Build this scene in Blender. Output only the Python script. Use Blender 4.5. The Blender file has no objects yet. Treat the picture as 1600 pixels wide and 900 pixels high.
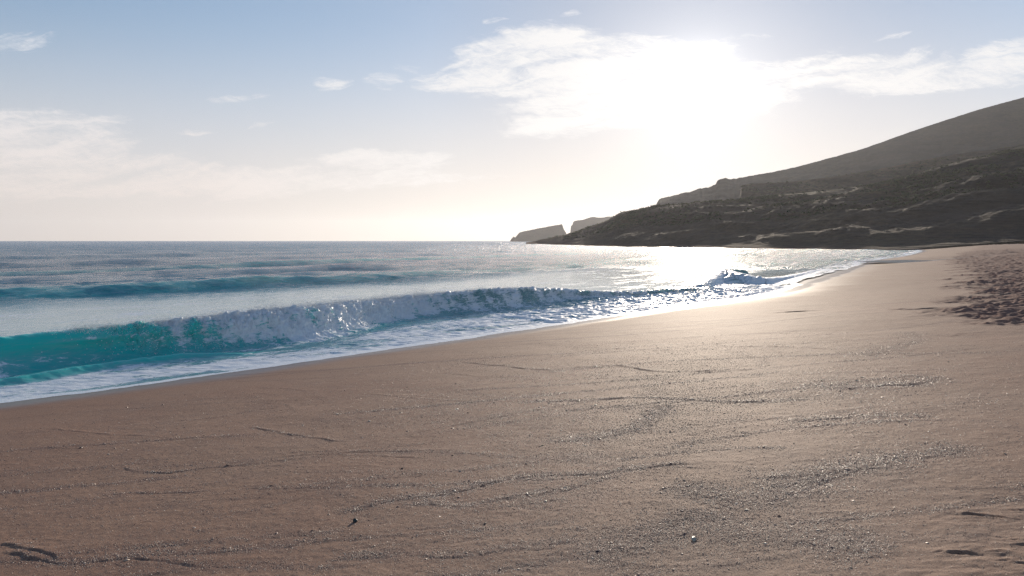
import bpy, math, random
import numpy as np
from mathutils import Vector

random.seed(4); RNG = np.random.default_rng(11)
R = math.radians
S = bpy.context.scene
COL = S.collection

# ------------------------------------------------------------ camera
F = 1156.0                     # focal length in photo pixels (1600 wide)
EYE = 3.0                      # eye above the sea
PITCH = math.atan(74 / F)      # looking slightly down
cam = bpy.data.cameras.new('camera'); camo = bpy.data.objects.new('camera', cam); COL.objects.link(camo)
cam.sensor_width = 36; cam.lens = F / 1600 * 36; cam.clip_start = 0.05; cam.clip_end = 30000
camo.location = (0, 0, EYE); camo.rotation_euler = (math.pi / 2 - PITCH, 0, 0)
S.camera = camo

# ------------------------------------------------------------ light
SUN_AZ, SUN_EL = R(13.8), R(11.0)
SUN = Vector((math.sin(SUN_AZ) * math.cos(SUN_EL), math.cos(SUN_AZ) * math.cos(SUN_EL), math.sin(SUN_EL)))
sl = bpy.data.lights.new('sun', 'SUN'); sl.energy = 3.6; sl.angle = R(0.5); sl.color = (1.0, 0.86, 0.70)
so = bpy.data.objects.new('sun', sl); COL.objects.link(so); so.rotation_euler = SUN.to_track_quat('Z', 'Y').to_euler()
SKY_STRENGTH = 0.10
S.view_settings.view_transform = 'Standard'; S.view_settings.look = 'None'
S.view_settings.gamma = 1; S.view_settings.use_curve_mapping = False
S.view_settings.exposure = 0.42
S.cycles.use_denoising = True
S.cycles.denoising_input_passes = 'RGB_ALBEDO_NORMAL'; S.cycles.denoising_prefilter = 'NONE'
S.cycles.max_bounces = 6; S.cycles.diffuse_bounces = 2; S.cycles.glossy_bounces = 3
S.cycles.transmission_bounces = 2; S.cycles.volume_bounces = 0; S.cycles.transparent_max_bounces = 4
S.cycles.caustics_reflective = False; S.cycles.caustics_refractive = False
S.cycles.sample_clamp_indirect = 4; S.cycles.sample_clamp_direct = 30
S.cycles.use_adaptive_sampling = True; S.cycles.adaptive_threshold = 0.01

# ------------------------------------------------------------ node helpers
class NT:
    def __init__(s, tree): s.t = tree
    def n(s, typ, **kw):
        nd = s.t.nodes.new(typ)
        ins = kw.pop('ins', {})
        for k, v in kw.items(): setattr(nd, k, v)
        for k, v in ins.items():
            if isinstance(v, bpy.types.NodeSocket): s.t.links.new(v, nd.inputs[k])
            else: nd.inputs[k].default_value = v
        return nd
    def m(s, op, a, b=None, c=None, clamp=False):
        ins = {0: a}
        if b is not None: ins[1] = b
        if c is not None: ins[2] = c
        return s.n('ShaderNodeMath', operation=op, use_clamp=clamp, ins=ins).outputs[0]
    def mr(s, v, a, b, c=0.0, d=1.0, smooth=False):
        return s.n('ShaderNodeMapRange', interpolation_type='SMOOTHSTEP' if smooth else 'LINEAR',
                   ins={0: v, 1: a, 2: b, 3: c, 4: d}).outputs[0]
    def noise(s, vec, scale, detail=3, rough=0.55, dist=0.0):
        return s.n('ShaderNodeTexNoise', ins={'Vector': vec, 'Scale': scale, 'Detail': detail,
                   'Roughness': rough, 'Distortion': dist}).outputs['Fac']
    def mix(s, f, a, b):
        nd = s.n('ShaderNodeMix', data_type='RGBA'); 
        for k, v in ((0, f), (6, a), (7, b)):
            if isinstance(v, bpy.types.NodeSocket): s.t.links.new(v, nd.inputs[k])
            else: nd.inputs[k].default_value = (*v, 1) if k and len(v) == 3 else v
        return nd.outputs[2]
    def scale(s, vec, x, y, z, rot=0):
        return s.n('ShaderNodeMapping', ins={'Vector': vec, 'Scale': (x, y, z), 'Rotation': (0, 0, rot)}).outputs[0]
    def attr(s, name, out='Fac'):
        return s.n('ShaderNodeAttribute', attribute_name=name).outputs[out]
    def pos(s): return s.n('ShaderNodeNewGeometry').outputs['Position']
    def link(s, a, b): s.t.links.new(a, b)

def material(name):
    m = bpy.data.materials.new(name); m.use_nodes = True
    t = NT(m.node_tree); m.node_tree.nodes.clear()
    out = t.n('ShaderNodeOutputMaterial')
    return m, t, out

# ------------------------------------------------------------ world: Nishita sky with a cirrus layer
W = bpy.data.worlds.new('World'); S.world = W; W.use_nodes = True
W.node_tree.nodes.clear(); t = NT(W.node_tree)
wout = t.n('ShaderNodeOutputWorld'); bg = t.n('ShaderNodeBackground'); t.link(bg.outputs[0], wout.inputs[0])
sky = t.n('ShaderNodeTexSky', sky_type='NISHITA', sun_disc=False, sun_elevation=SUN_EL, sun_rotation=SUN_AZ,
          altitude=0, air_density=1.0, dust_density=0.15, ozone_density=2.0)
d = t.n('ShaderNodeTexCoord').outputs['Generated']
sp = t.n('ShaderNodeSeparateXYZ', ins={0: d})
ydir = t.m('MAXIMUM', sp.outputs[1], 0.02)
u = t.m('DIVIDE', sp.outputs[0], ydir); v = t.m('DIVIDE', sp.outputs[2], ydir)
uv = t.n('ShaderNodeCombineXYZ', ins={0: u, 1: v, 2: 0.0}).outputs[0]
def sky_uv(px, py):
    a = (450 - py) / F; c, s_ = math.cos(PITCH), math.sin(PITCH)
    y = c + a * s_; z = a * c - s_
    return (px - 800) / F / y, z / y
# low-frequency wobble of the mask coordinates
wob = t.n('ShaderNodeTexNoise', ins={'Vector': t.scale(uv, 6, 14, 1), 'Scale': 1.0, 'Detail': 4, 'Roughness': 0.6})
wv = t.n('ShaderNodeVectorMath', operation='SUBTRACT', ins={0: wob.outputs['Color'], 1: (0.5, 0.5, 0.5)})
wv = t.n('ShaderNodeVectorMath', operation='MULTIPLY', ins={0: wv.outputs[0], 1: (0.14, 0.05, 0)})
uvw = t.n('ShaderNodeVectorMath', operation='ADD', ins={0: uv, 1: wv.outputs[0]}).outputs[0]
CL = [  # px, py, half-width, half-height, tilt deg, strength
    (930, 105, 320, 66, 6, 1.6), (1000, 150, 300, 68, 6, 1.6), (800, 88, 200, 52, 10, 1.3), (735, 125, 150, 34, -4, 1.1),
    (900, 185, 200, 42, 8, 1.15), (1100, 140, 230, 60, 0, 1.2),
    (1330, 108, 290, 48, 2, 1.25), (1450, 124, 250, 36, 6, 1.35), (1600, 85, 150, 55, 12, 1.1), (1280, 85, 140, 30, 0, .6),
    (60, 215, 260, 62, -3, 1.3), (60, 262, 460, 70, -3, 1.35), (260, 280, 380, 46, -3, 1.15), (80, 180, 200, 22, 0, .95),
    (590, 255, 165, 32, 2, 1.25), (560, 280, 350, 34, 0, .95), (20, 62, 100, 34, -2, .82),
    (370, 148, 95, 14, 3, .85), (525, 127, 60, 26, -8, .88), (600, 125, 50, 26, 0, .7), (320, 202, 60, 13, 6, .8), (630, 100, 30, 14, 0, .7),
    (400, 195, 25, 8, 0, .7), (765, 38, 25, 9, 0, .7), (890, 22, 35, 10, 8, .6), (850, 40, 60, 10, 6, .45), (1400, 52, 60, 8, 0, .7), (1190, 60, 60, 14, 0, .5),
    (265, 165, 22, 7, 0, .5), (200, 170, 60, 10, 0, .5)]
tot = None
for (px, py, rx, ry, rot, st) in CL:
    cx, cy = sky_uv(px, py)
    mp = t.n('ShaderNodeMapping', vector_type='TEXTURE', ins={'Vector': uvw, 'Location': (cx, cy, 0),
             'Rotation': (0, 0, R(rot)), 'Scale': (rx / F, ry / F, 1)})
    g = t.n('ShaderNodeTexGradient', gradient_type='SPHERICAL', ins={'Vector': mp.outputs[0]}).outputs['Fac']
    g = t.m('MULTIPLY', t.mr(g, 0, .7, smooth=True), st)
    tot = g if tot is None else t.m('MAXIMUM', tot, g)
st1 = t.noise(t.scale(t.n('ShaderNodeMapping', ins={'Vector': uvw, 'Rotation': (0, 0, R(-9))}).outputs[0], 7, 55, 1), 1.0, 9, 0.66, 0.5)      # long streaks
st2 = t.noise(t.scale(t.n('ShaderNodeMapping', ins={'Vector': uv, 'Rotation': (0, 0, R(12))}).outputs[0], 45, 140, 1), 1.0, 6, 0.7, 0.8)   # broken flecks
st3 = t.noise(t.scale(d, 5, 5, 11), 1.0, 4, 0.6, 0)
nz = t.m('ADD', t.m('MULTIPLY', st1, 0.55), t.m('ADD', t.m('MULTIPLY', st2, 0.25), t.m('MULTIPLY', st3, 0.3)))
cd = t.m('ADD', t.m('MULTIPLY', t.m('MINIMUM', tot, 1.15), 0.95), t.m('SUBTRACT', t.m('MULTIPLY', nz, 3.4), 2.35))
cden = t.mr(cd, 0.0, 0.85, 0.0, 0.86, smooth=True)
cden = t.m('MULTIPLY', cden, t.m('GREATER_THAN', sp.outputs[1], 0.05))
# thin even veil that thickens to the horizon
hor = t.m('SQRT', t.m('MAXIMUM', t.m('SUBTRACT', 1.0, t.m('MULTIPLY', sp.outputs[2], sp.outputs[2])), 0.0004))
veil = t.mr(t.m('DIVIDE', sp.outputs[2], hor), -0.02, 0.30, 0.92, 0.0, smooth=True)
veil = t.m('MULTIPLY', veil, t.mr(st3, 0.25, 0.75, 0.88, 1.0), clamp=True)
dotn = t.n('ShaderNodeVectorMath', operation='DOT_PRODUCT', ins={0: d, 1: tuple(SUN)}).outputs['Value']
dotn = t.m('MAXIMUM', dotn, 0.0)
near_sun = t.mr(dotn, 0.80, 0.985, 0.0, 1.0)
glow = t.m('ADD', t.m('MULTIPLY', t.m('POWER', dotn, 40.0), 0.5),
           t.m('ADD', t.m('MULTIPLY', t.m('POWER', dotn, 160.0), 1.9), t.m('MULTIPLY', t.m('POWER', dotn, 1500.0), 10.0)))
warm = t.mr(v, 0.0, 0.28, 1.0, 0.0, smooth=True)
ccol = t.mix(warm, (6.6, 6.55, 6.7), (6.4, 5.7, 5.3))
ccol = t.mix(near_sun, ccol, (6.9, 6.75, 6.65))
hcol = t.mix(near_sun, (5.85, 5.25, 5.05), (6.4, 5.7, 5.1))
skyc = t.n('ShaderNodeVectorMath', operation='MULTIPLY', ins={0: sky.outputs[0], 1: (1.02, 0.99, 1.12)}).outputs[0]
# soft shoulder so the aureole does not burn out
sc_ = t.n('ShaderNodeSeparateXYZ', ins={0: skyc}); chn = []
for k, A in enumerate((6.0, 6.5, 8.0)):
    chn.append(t.m('MULTIPLY', t.m('SUBTRACT', 1.0, t.m('EXPONENT', t.m('MULTIPLY', sc_.outputs[k], -(1.32, 1.32, 1.24)[k] / A))), A))
skyc = t.n('ShaderNodeCombineXYZ', ins={0: chn[0], 1: chn[1], 2: chn[2]}).outputs[0]
skyc = t.n('ShaderNodeVectorMath', operation='SCALE', ins={0: skyc, 'Scale': t.mr(dotn, .94, .998, 1.0, .82)}).outputs[0]
c1 = t.mix(veil, skyc, hcol)
c2 = t.mix(cden, c1, ccol)
gl = t.n('ShaderNodeVectorMath', operation='SCALE', ins={0: (1.0, 0.93, 0.82), 'Scale': glow}).outputs[0]
fin = t.n('ShaderNodeVectorMath', operation='ADD', ins={0: c2, 1: gl}).outputs[0]
t.link(fin, bg.inputs[0]); bg.inputs[1].default_value = SKY_STRENGTH

# ------------------------------------------------------------ maths helpers
def ray(px, py):
    a = (450 - py) / F; c, s_ = math.cos(PITCH), math.sin(PITCH)
    return np.array([(px - 800) / F, c + a * s_, a * c - s_])
def P(px, py, z=0.0):
    r = ray(px, py); k = (z - EYE) / r[2]; return np.array([r[0] * k, r[1] * k])
def PY(px, py, Y):
    r = ray(px, py); k = Y / r[1]; return np.array([r[0] * k, Y, EYE + r[2] * k])
def smooth(a, b, x):
    q = np.clip((x - a) / (b - a), 0, 1); return q * q * (3 - 2 * q)
_perm = RNG.permutation(4096).astype(np.int32); _ga = RNG.random(4096) * 2 * np.pi
_gx, _gy = np.cos(_ga).astype(np.float32), np.sin(_ga).astype(np.float32)
def perlin(x, y, seed=0):
    x0 = np.floor(x); y0 = np.floor(y); fx = (x - x0).astype(np.float32); fy = (y - y0).astype(np.float32)
    xi = x0.astype(np.int64); yi = y0.astype(np.int64)
    def g(ix, iy):
        return _perm[(_perm[(ix + seed * 131) & 4095] + iy) & 4095]
    ux = fx * fx * fx * (fx * (fx * 6 - 15) + 10); uy = fy * fy * fy * (fy * (fy * 6 - 15) + 10)
    def dt(h, dx, dy): return _gx[h] * dx + _gy[h] * dy
    a = dt(g(xi, yi), fx, fy); b = dt(g(xi + 1, yi), fx - 1, fy)
    c = dt(g(xi, yi + 1), fx, fy - 1); e = dt(g(xi + 1, yi + 1), fx - 1, fy - 1)
    return (a + (b - a) * ux + ((c + (e - c) * ux) - (a + (b - a) * ux)) * uy) * 1.4
def fbm(x, y, octs=4, seed=0, gain=0.5, lac=2.03):
    o = 0; a = 1.0
    for k in range(octs):
        o = o + a * perlin(x, y, seed + k * 7); a *= gain; x = x * lac + 13.7; y = y * lac + 5.3
    return o
def ridged(x, y, octs=4, seed=0):
    o = 0; a = 1.0
    for k in range(octs):
        o = o + a * (1 - 2 * np.abs(perlin(x, y, seed + k * 7))); a *= 0.5; x = x * 2.1 + 3.1; y = y * 2.1 + 9.3
    return o
def resample(pts, n, sm=2):
    """pts: rows (x, y, extra...) -> n evenly spaced, smoothed rows"""
    pts = np.array(pts, float); dd = np.r_[0, np.cumsum(np.hypot(*np.diff(pts[:, :2], axis=0).T))]
    q = np.linspace(0, dd[-1], n); o = np.stack([np.interp(q, dd, pts[:, k]) for k in range(pts.shape[1])], 1)
    for _ in range(sm):
        o[1:-1] = (o[:-2] + 2 * o[1:-1] + o[2:]) / 4
    return o
def polydist(x, y, pts, rmax=None):
    """signed distance (left of travel = +) and index parameter along a polyline"""
    x = np.asarray(x, float); y = np.asarray(y, float); shp = x.shape; x = x.ravel(); y = y.ravel()
    best = np.full(x.shape, 1e9); par = np.zeros(x.shape); sg = np.ones(x.shape)
    if rmax is not None:
        m = (x > pts[:, 0].min() - rmax) & (x < pts[:, 0].max() + rmax) & (y > pts[:, 1].min() - rmax) & (y < pts[:, 1].max() + rmax)
        idx = np.nonzero(m)[0]
    else: idx = np.arange(len(x))
    xx, yy = x[idx], y[idx]; b = np.full(len(idx), 1e9); p = np.zeros(len(idx)); s_ = np.ones(len(idx))
    n = len(pts) - 1
    for k in range(n):
        ax, ay = pts[k, :2]; bx, by = pts[k + 1, :2]; dx, dy = bx - ax, by - ay; L2 = dx * dx + dy * dy
        tt = ((xx - ax) * dx + (yy - ay) * dy) / L2
        lo = -1e3 if (k == 0 and rmax is None) else 0; hi = 1e3 if (k == n - 1 and rmax is None) else 1
        tc = np.clip(tt, lo, hi); ex = xx - ax - tc * dx; ey = yy - ay - tc * dy; dd = np.hypot(ex, ey)
        c = dd < b; b = np.where(c, dd, b); p = np.where(c, k + np.clip(tc, 0, 1), p)
        s_ = np.where(c, np.where(dx * ey - dy * ex >= 0, 1, -1), s_)
    best[idx] = b; par[idx] = p; sg[idx] = s_
    return (best * sg).reshape(shp), par.reshape(shp)

def polygrid(x, y, pts, rmax=None, sub=4):
    """polydist on a regular grid, worked out on every sub-th node and interpolated"""
    if x.ndim < 2 or min(x.shape) < 40: return polydist(x, y, pts, rmax)
    nr, nc = x.shape
    ri = np.unique(np.r_[np.arange(0, nr, sub), nr - 1]); ci = np.unique(np.r_[np.arange(0, nc, sub), nc - 1])
    d_, p_ = polydist(x[np.ix_(ri, ci)], y[np.ix_(ri, ci)], pts, rmax)
    def up(a):
        kr = np.clip(np.searchsorted(ri, np.arange(nr), 'right') - 1, 0, len(ri) - 2); fr = ((np.arange(nr) - ri[kr]) / (ri[kr + 1] - ri[kr]))[:, None]
        kc = np.clip(np.searchsorted(ci, np.arange(nc), 'right') - 1, 0, len(ci) - 2); fc_ = ((np.arange(nc) - ci[kc]) / (ci[kc + 1] - ci[kc]))[None]
        b = a[kr] * (1 - fr) + a[kr + 1] * fr
        return b[:, kc] * (1 - fc_) + b[:, kc + 1] * fc_
    return up(d_), up(p_)

# ------------------------------------------------------------ object helpers
def tag(o, label=None, cat=None, group=None, kind=None):
    if label: o['label'] = label
    if cat: o['category'] = cat
    if group: o['group'] = group
    if kind: o['kind'] = kind
    return o
def mesh_obj(name, co, faces, mat, nv=4, attrs=None, normals=None, smooth_=True, parent=None):
    me = bpy.data.meshes.new(name); co = np.ascontiguousarray(co, np.float32); faces = np.ascontiguousarray(faces, np.int32)
    me.vertices.add(len(co)); me.vertices.foreach_set('co', co.ravel())
    nf = len(faces); me.loops.add(nf * nv); me.loops.foreach_set('vertex_index', faces.ravel())
    me.polygons.add(nf); me.polygons.foreach_set('loop_start', np.arange(nf, dtype=np.int32) * nv)
    if smooth_: me.polygons.foreach_set('use_smooth', np.ones(nf, bool))
    me.update(calc_edges=True)
    for k, a in (attrs or {}).items():
        if a.ndim == 1:
            at = me.attributes.new(k, 'FLOAT', 'POINT'); at.data.foreach_set('value', np.ascontiguousarray(a, np.float32))
        else:
            at = me.attributes.new(k, 'FLOAT_VECTOR', 'POINT'); at.data.foreach_set('vector', np.ascontiguousarray(a, np.float32).ravel())
    if normals is not None: me.normals_split_custom_set_from_vertices(normals.tolist())
    me.materials.append(mat)
    o = bpy.data.objects.new(name, me); COL.objects.link(o); o.parent = parent
    return o
def grid_faces(nr, nc):
    i = np.arange(nr * nc, dtype=np.int32).reshape(nr, nc)
    return np.stack([i[:-1, :-1], i[:-1, 1:], i[1:, 1:], i[1:, :-1]], -1).reshape(-1, 4)
def compact(co, faces, attrs, extra=None):
    used = np.zeros(len(co), bool); used[faces.ravel()] = True
    mp = np.cumsum(used) - 1
    return co[used], mp[faces].astype(np.int32), {k: a[used] for k, a in attrs.items()}, (extra[used] if extra is not None else None)
def polar(r, a):
    A, RR = np.meshgrid(a, r); return RR * np.sin(A), RR * np.cos(A)
def grid_normals(X, Y, Z):
    dr = [np.gradient(q, axis=0) for q in (X, Y, Z)]; dc = [np.gradient(q, axis=1) for q in (X, Y, Z)]
    n = np.cross(np.stack(dc, -1), np.stack(dr, -1)); n /= np.linalg.norm(n, axis=-1, keepdims=True) + 1e-12
    return n

# ------------------------------------------------------------ the shoreline and the beach profile
ZS = 0.08
sh_px = [(0, 634), (60, 626), (113, 618), (187, 607), (260, 597), (360, 582), (430, 573), (500, 565), (560, 554), (607, 547), (700, 532), (793, 520),
         (872, 508), (937, 497), (1003, 490), (1042, 484), (1095, 475), (1130, 470), (1184, 464), (1215, 459), (1245, 448), (1270, 438), (1306, 428),
         (1336, 416), (1360, 408), (1385, 404), (1415, 400), (1432, 396), (1444, 392)]
sh = [P(a, b, ZS) for a, b in sh_px]
dirl = sh[0] - sh[3]; dirl /= np.hypot(*dirl)
sh = [sh[0] + dirl * 60 + np.array([-22, 8]), sh[0] + dirl * 25 + np.array([-4, 1])] + sh
last = sh[-1]; sh += [last + np.array([20, 40]), last + np.array([60, 140])]
SHORE = resample(sh, 170, 3)
def shore_s(x, y):            # + inland
    s, p = polygrid(x, y, SHORE, None, 5); return -s, p
PS = np.array([-80, -30, -10, -4, 0, 6, 12, 16, 22, 30, 45, 70, 120, 300.])
PZ = np.array([-5, -2.6, -.95, -.40, ZS, .52, 1.0, 1.33, 1.62, 1.85, 2.15, 2.9, 5.0, 10.])
def beach_z0(s):
    return np.interp(s, PS, PZ)

# lines the swash has left on the sand, as (photo px) -> world; (height m, half-width m, gravel)
def on_sand(px, py):
    r = ray(px, py); z = 1.2
    for _ in range(12):
        k = (z - EYE) / r[2]; s, _p = shore_s(np.array([r[0] * k]), np.array([r[1] * k])); z = float(beach_z0(s)[0]) * .6 + z * .4
    k = (z - EYE) / r[2]; return np.array([r[0] * k, r[1] * k, z])
MARKS = [
    ([(0, 851), (40, 860), (85, 868), (90, 880)], .022, .05, .3), ([(0, 866), (40, 872), (100, 884), (135, 882), (160, 875), (230, 872), (320, 884)], .020, .05, 1.0),
    ([(120, 884), (200, 868), (290, 864), (370, 860), (440, 852), (500, 838)], .010, .05, 1.0),
    ([(500, 872), (560, 868), (640, 862), (720, 868), (780, 855), (860, 846), (930, 838)], .012, .05, 1.0),
    ([(150, 778), (200, 772), (250, 773), (330, 768)], .010, .03, .7), ([(60, 670), (110, 673), (180, 680), (235, 682)], .010, .03, 0),
    ([(60, 700), (105, 702), (135, 702)], .009, .03, 0), ([(185, 730), (215, 738), (265, 740), (340, 731), (420, 725)], .009, .03, .6),
    ([(385, 668), (440, 678), (500, 686), (545, 692)], .011, .03, .5), ([(430, 715), (500, 710), (560, 712), (670, 716)], .008, .03, .2),
    ([(500, 710), (590, 706), (710, 702)], .006, .03, 0), ([(600, 790), (660, 784), (740, 790), (800, 772), (870, 768), (990, 735)], .012, .04, 1.0),
    ([(500, 808), (540, 800), (600, 783), (700, 770), (800, 745), (850, 742), (940, 740), (1010, 728), (1100, 722)], .012, .05, 1.2),
    ([(790, 630), (900, 627), (1000, 620), (1120, 626), (1200, 626), (1290, 620)], .010, .05, 1.2), ([(700, 560), (760, 557), (765, 554)], .006, .06, 0),
    ([(705, 563), (760, 570), (850, 580), (930, 573), (960, 570), (1010, 580), (1070, 582), (1120, 577), (1195, 575)], .016, .06, .5),
    ([(880, 541), (960, 544), (1010, 547), (1070, 549)], .012, .07, .1), ([(1085, 540), (1160, 542), (1250, 543), (1330, 548)], .012, .07, .3),
    ([(1140, 522), (1200, 520), (1300, 523), (1350, 524)], .012, .09, .1), ([(1195, 575), (1200, 562), (1165, 553), (1150, 545)], .010, .07, .4),
    ([(560, 615), (620, 620), (660, 625), (760, 628)], .008, .04, .1), ([(690, 583), (760, 590), (800, 590)], .009, .05, 0),
    ([(500, 590), (560, 584), (600, 578)], .008, .05, .1), ([(400, 606), (445, 607), (480, 611)], .009, .04, .2), ([(380, 630), (440, 630), (460, 640)], .007, .04, .1),
    ([(270, 658), (330, 655), (400, 640), (450, 636)], .008, .04, .3), ([(720, 800), (790, 790), (900, 775)], .006, .04, .4),
    ([(840, 690), (920, 687), (990, 672), (1040, 640), (1050, 628)], .006, .08, 1.2), ([(1010, 760), (1100, 770), (1180, 790), (1260, 760), (1330, 735), (1440, 720)], .007, .12, 1.4),
    ([(1130, 745), (1280, 742), (1400, 720), (1500, 705), (1520, 690)], .006, .12, 1.0), ([(1060, 810), (1150, 835), (1300, 850), (1400, 870)], .006, .15, 1.2),
    ([(900, 880), (1000, 850), (1080, 820), (1130, 790)], .006, .12, 1.2), ([(1230, 600), (1330, 606), (1430, 600), (1480, 585)], .007, .15, 1.1),
    ([(1200, 660), (1350, 650), (1480, 650)], .006, .1, .7), ([(1330, 560), (1400, 545), (1440, 530), (1420, 515)], .006, .18, .8),
]
MARKW = []
for pts, h, w, g in MARKS:
    q = np.array([on_sand(a, b)[:2] for a, b in pts]); n = 6 + int(6 * np.hypot(*np.diff(q, axis=0).T).sum())
    n = min(n, 26)
    q = resample(q, n, 1); q += RNG.normal(0, .012, q.shape) * np.clip(np.hypot(q[:, 0], q[:, 1]) / 8, .5, 3)[:, None]
    MARKW.append((q, h, w, g))
for k in range(95):
    r_ = math.exp(RNG.uniform(math.log(3.6), math.log(30))); a_ = RNG.uniform(R(-36), R(30))
    L_ = RNG.uniform(.2, .8) * r_ ; th_ = RNG.normal(.08, .16); cv_ = RNG.normal(0, .25)
    tt_ = np.linspace(-.5, .5, 9)
    wx = r_ * math.sin(a_) + tt_ * L_ * math.cos(th_); wy = r_ * math.cos(a_) + tt_ * L_ * math.sin(th_) + cv_ * L_ * (tt_ ** 2) + .02 * r_ * np.cumsum(RNG.normal(0, .35, 9)) * .3
    MARKW.append((np.stack([wx, wy], 1), RNG.uniform(.0015, .0045) * min(1.6, .6 + r_ / 14), .018 + .0032 * r_, RNG.choice([.15, .3, .5, .8])))
# hollows scooped in the near right corner and dents in the trodden sand
def pit(px, py, lx, ly, depth, rot):
    p = on_sand(px, py); k = .36 if py > 600 else 1; return (p[0], p[1], lx * k, ly * k, depth * (.38 if py > 600 else 1), R(rot))
PITS = [pit(1525, 803, .12, .05, .055, -35), pit(1560, 806, .17, .022, .03, -28), pit(1500, 864, .16, .04, .04, -14), pit(1470, 862, .08, .035, .02, 0),
        pit(1590, 795, .15, .03, .02, -12), pit(1585, 842, .10, .03, .02, -10), pit(1560, 862, .08, .03, .018, -20), pit(1600, 850, .12, .03, .02, -8),
        pit(1500, 802, .05, .015, .015, -20), pit(1570, 875, .08, .03, .015, 0), pit(1598, 880, .10, .04, .02, -20), pit(1498, 793, .08, .012, .012, 0),
        pit(1244, 487, .35, .12, .04, 0), pit(1450, 483, .35, .14, .05, 0), pit(1165, 706, .05, .02, .012, 0), pit(1113, 667, .04, .02, .012, 0),
        pit(1303, 668, .04, .02, .012, 0), pit(1383, 676, .05, .02, .012, 0), pit(1246, 656, .04, .02, .012, 0), pit(1218, 680, .05, .012, .012, 0),
        pit(1135, 801, .04, .02, .012, 0)]
TREAD = np.array([on_sand(a, b)[:2] for a, b in [(1500, 396), (1475, 405), (1482, 413), (1490, 428), (1478, 438), (1490, 452), (1482, 468), (1440, 480), (1465, 491), (1515, 502), (1545, 510), (1640, 528), (1900, 568)]])
TREAD = resample(TREAD, 60, 1)
POOL_C = P(1466, 408.5, .24)

def sand_height(x, y, fine=True, s=None):
    if s is None: s, sp_ = shore_s(x, y)
    r = np.hypot(x, y)
    z = beach_z0(s)
    # the beach climbs to the foot of the hill at its far end
    z = z + smooth(140, 260, y) * smooth(-4, 40, s) * 0.3
    z = z + 0.035 * fbm(x * .12, y * .12, 3, 3) * smooth(2, 12, s)
    z = z + 0.010 * fbm(x * .5, y * .5, 3, 5) * smooth(0.5, 4, s)
    # shallow pool behind the spit
    ex = (x - POOL_C[0]); ey = (y - POOL_C[1]); ca, sa = math.cos(R(-25)), math.sin(R(-25))
    e1 = (ex * ca - ey * sa) / 9.5; e2 = (ex * sa + ey * ca) / 6.0
    z = z - .46 * np.exp(-(e1 * e1 + e2 * e2) * .8)
    grav = np.zeros_like(z); 
    if fine:
        near = r < 60
        xs, ys = x[near], y[near]; zz = z[near]; gg = grav[near]
        for q, h, w, g in MARKW:
            dd, pp = polydist(xs, ys, q, rmax=w * 9)
            c = np.abs(dd) < w * 9
            if not c.any(): continue
            e = dd[c]; tt = pp[c] / (len(q) - 1); ends = smooth(0, .12, tt) * smooth(1, .88, tt)
            mod = .45 + .9 * np.clip(fbm(xs[c] * 2.3, ys[c] * 2.3, 2, 31) + .5, 0, 1.2)
            rr = np.hypot(xs[c], ys[c]); ww = w * .55
            # ledge: ramps up on the far side and drops sharply on the near side
            prof = np.where(e > 0, np.exp(-(e / (ww * 3.2)) ** 2), np.exp(-(e / (ww * .45)) ** 2)) - .45 * np.exp(-((e + ww * .7) / (ww * .5)) ** 2)
            zz[c] += h * .62 * prof * ends * mod * (.30 + .70 * smooth(4.5, 9, rr)) * smooth(0, .25, mod)
            if g: gg[c] = np.maximum(gg[c], g * np.exp(-((e - w * .6) / (w * 2.0)) ** 2) * ends)
        z[near] = zz; grav[near] = gg
        for (cx, cy, lx, ly, dp, ro) in PITS:
            c = (np.abs(x - cx) < lx * 4) & (np.abs(y - cy) < lx * 4)
            if not c.any(): continue
            ex = x[c] - cx; ey = y[c] - cy; ca, sa = math.cos(-ro), math.sin(-ro)
            a = (ex * ca - ey * sa) / lx; b = (ex * sa + ey * ca) / ly
            rr2 = a * a + b * b; z[c] += dp * (-np.exp(-rr2 ** 2) + .45 * np.exp(-((np.sqrt(rr2) - 1.7) / .5) ** 2) * (.6 + .4 * np.sign(b)))
        # fine relief: low wind and rill marks
        z = z + .0035 * fbm(x * 3.1, y * 3.1, 4, 9) * smooth(1, 5, s) + .0022 * fbm(x * 16, y * 16, 2, 21) * smooth(18, 8, r)
        rill = ridged(x * .9 + .3 * fbm(x, y, 2, 44), y * 2.6, 3, 61)
        z = z + .004 * np.clip(rill - 1.1, 0, 1) * smooth(1, 4, s) * smooth(40, 12, r)
        # rougher sand in the near right corner
        cor = smooth(.50, .66, x / np.maximum(y, .1)) * smooth(7.5, 4.5, r)
        z = z + cor * (.009 * fbm(x * 3.5, y * 8, 4, 71))
    # trodden dry sand: crossing footprints
    if not fine: return z, s, grav, None
    td, _ = polygrid(x, y, TREAD, None, 4)
    edge = td
    edge = edge + 1.9 * fbm(x * .35, y * .35, 3, 77)
    tm = smooth(-.5, 2.0, edge)
    tmm = tm * smooth(8, 14, y)
    jx = x + .3 * fbm(x * 1.3, y * 1.3, 2, 91); jy = y + .3 * fbm(x * 1.3, y * 1.3, 2, 95)
    lump = perlin(jx * 2.3, jy * 2.3, 101) * .6 + perlin(jx * 4.6, jy * 4.6, 103) * .5 + .8 * perlin(jx * .9, jy * .9, 107) * smooth(45, 110, y)
    z = z + tmm * (.13 * lump + .03 + .05 * fbm(x * .5, y * .5, 2, 105)) * (0.8 + .2 * smooth(120, 30, r))
    return z, s, grav, tmm

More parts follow.
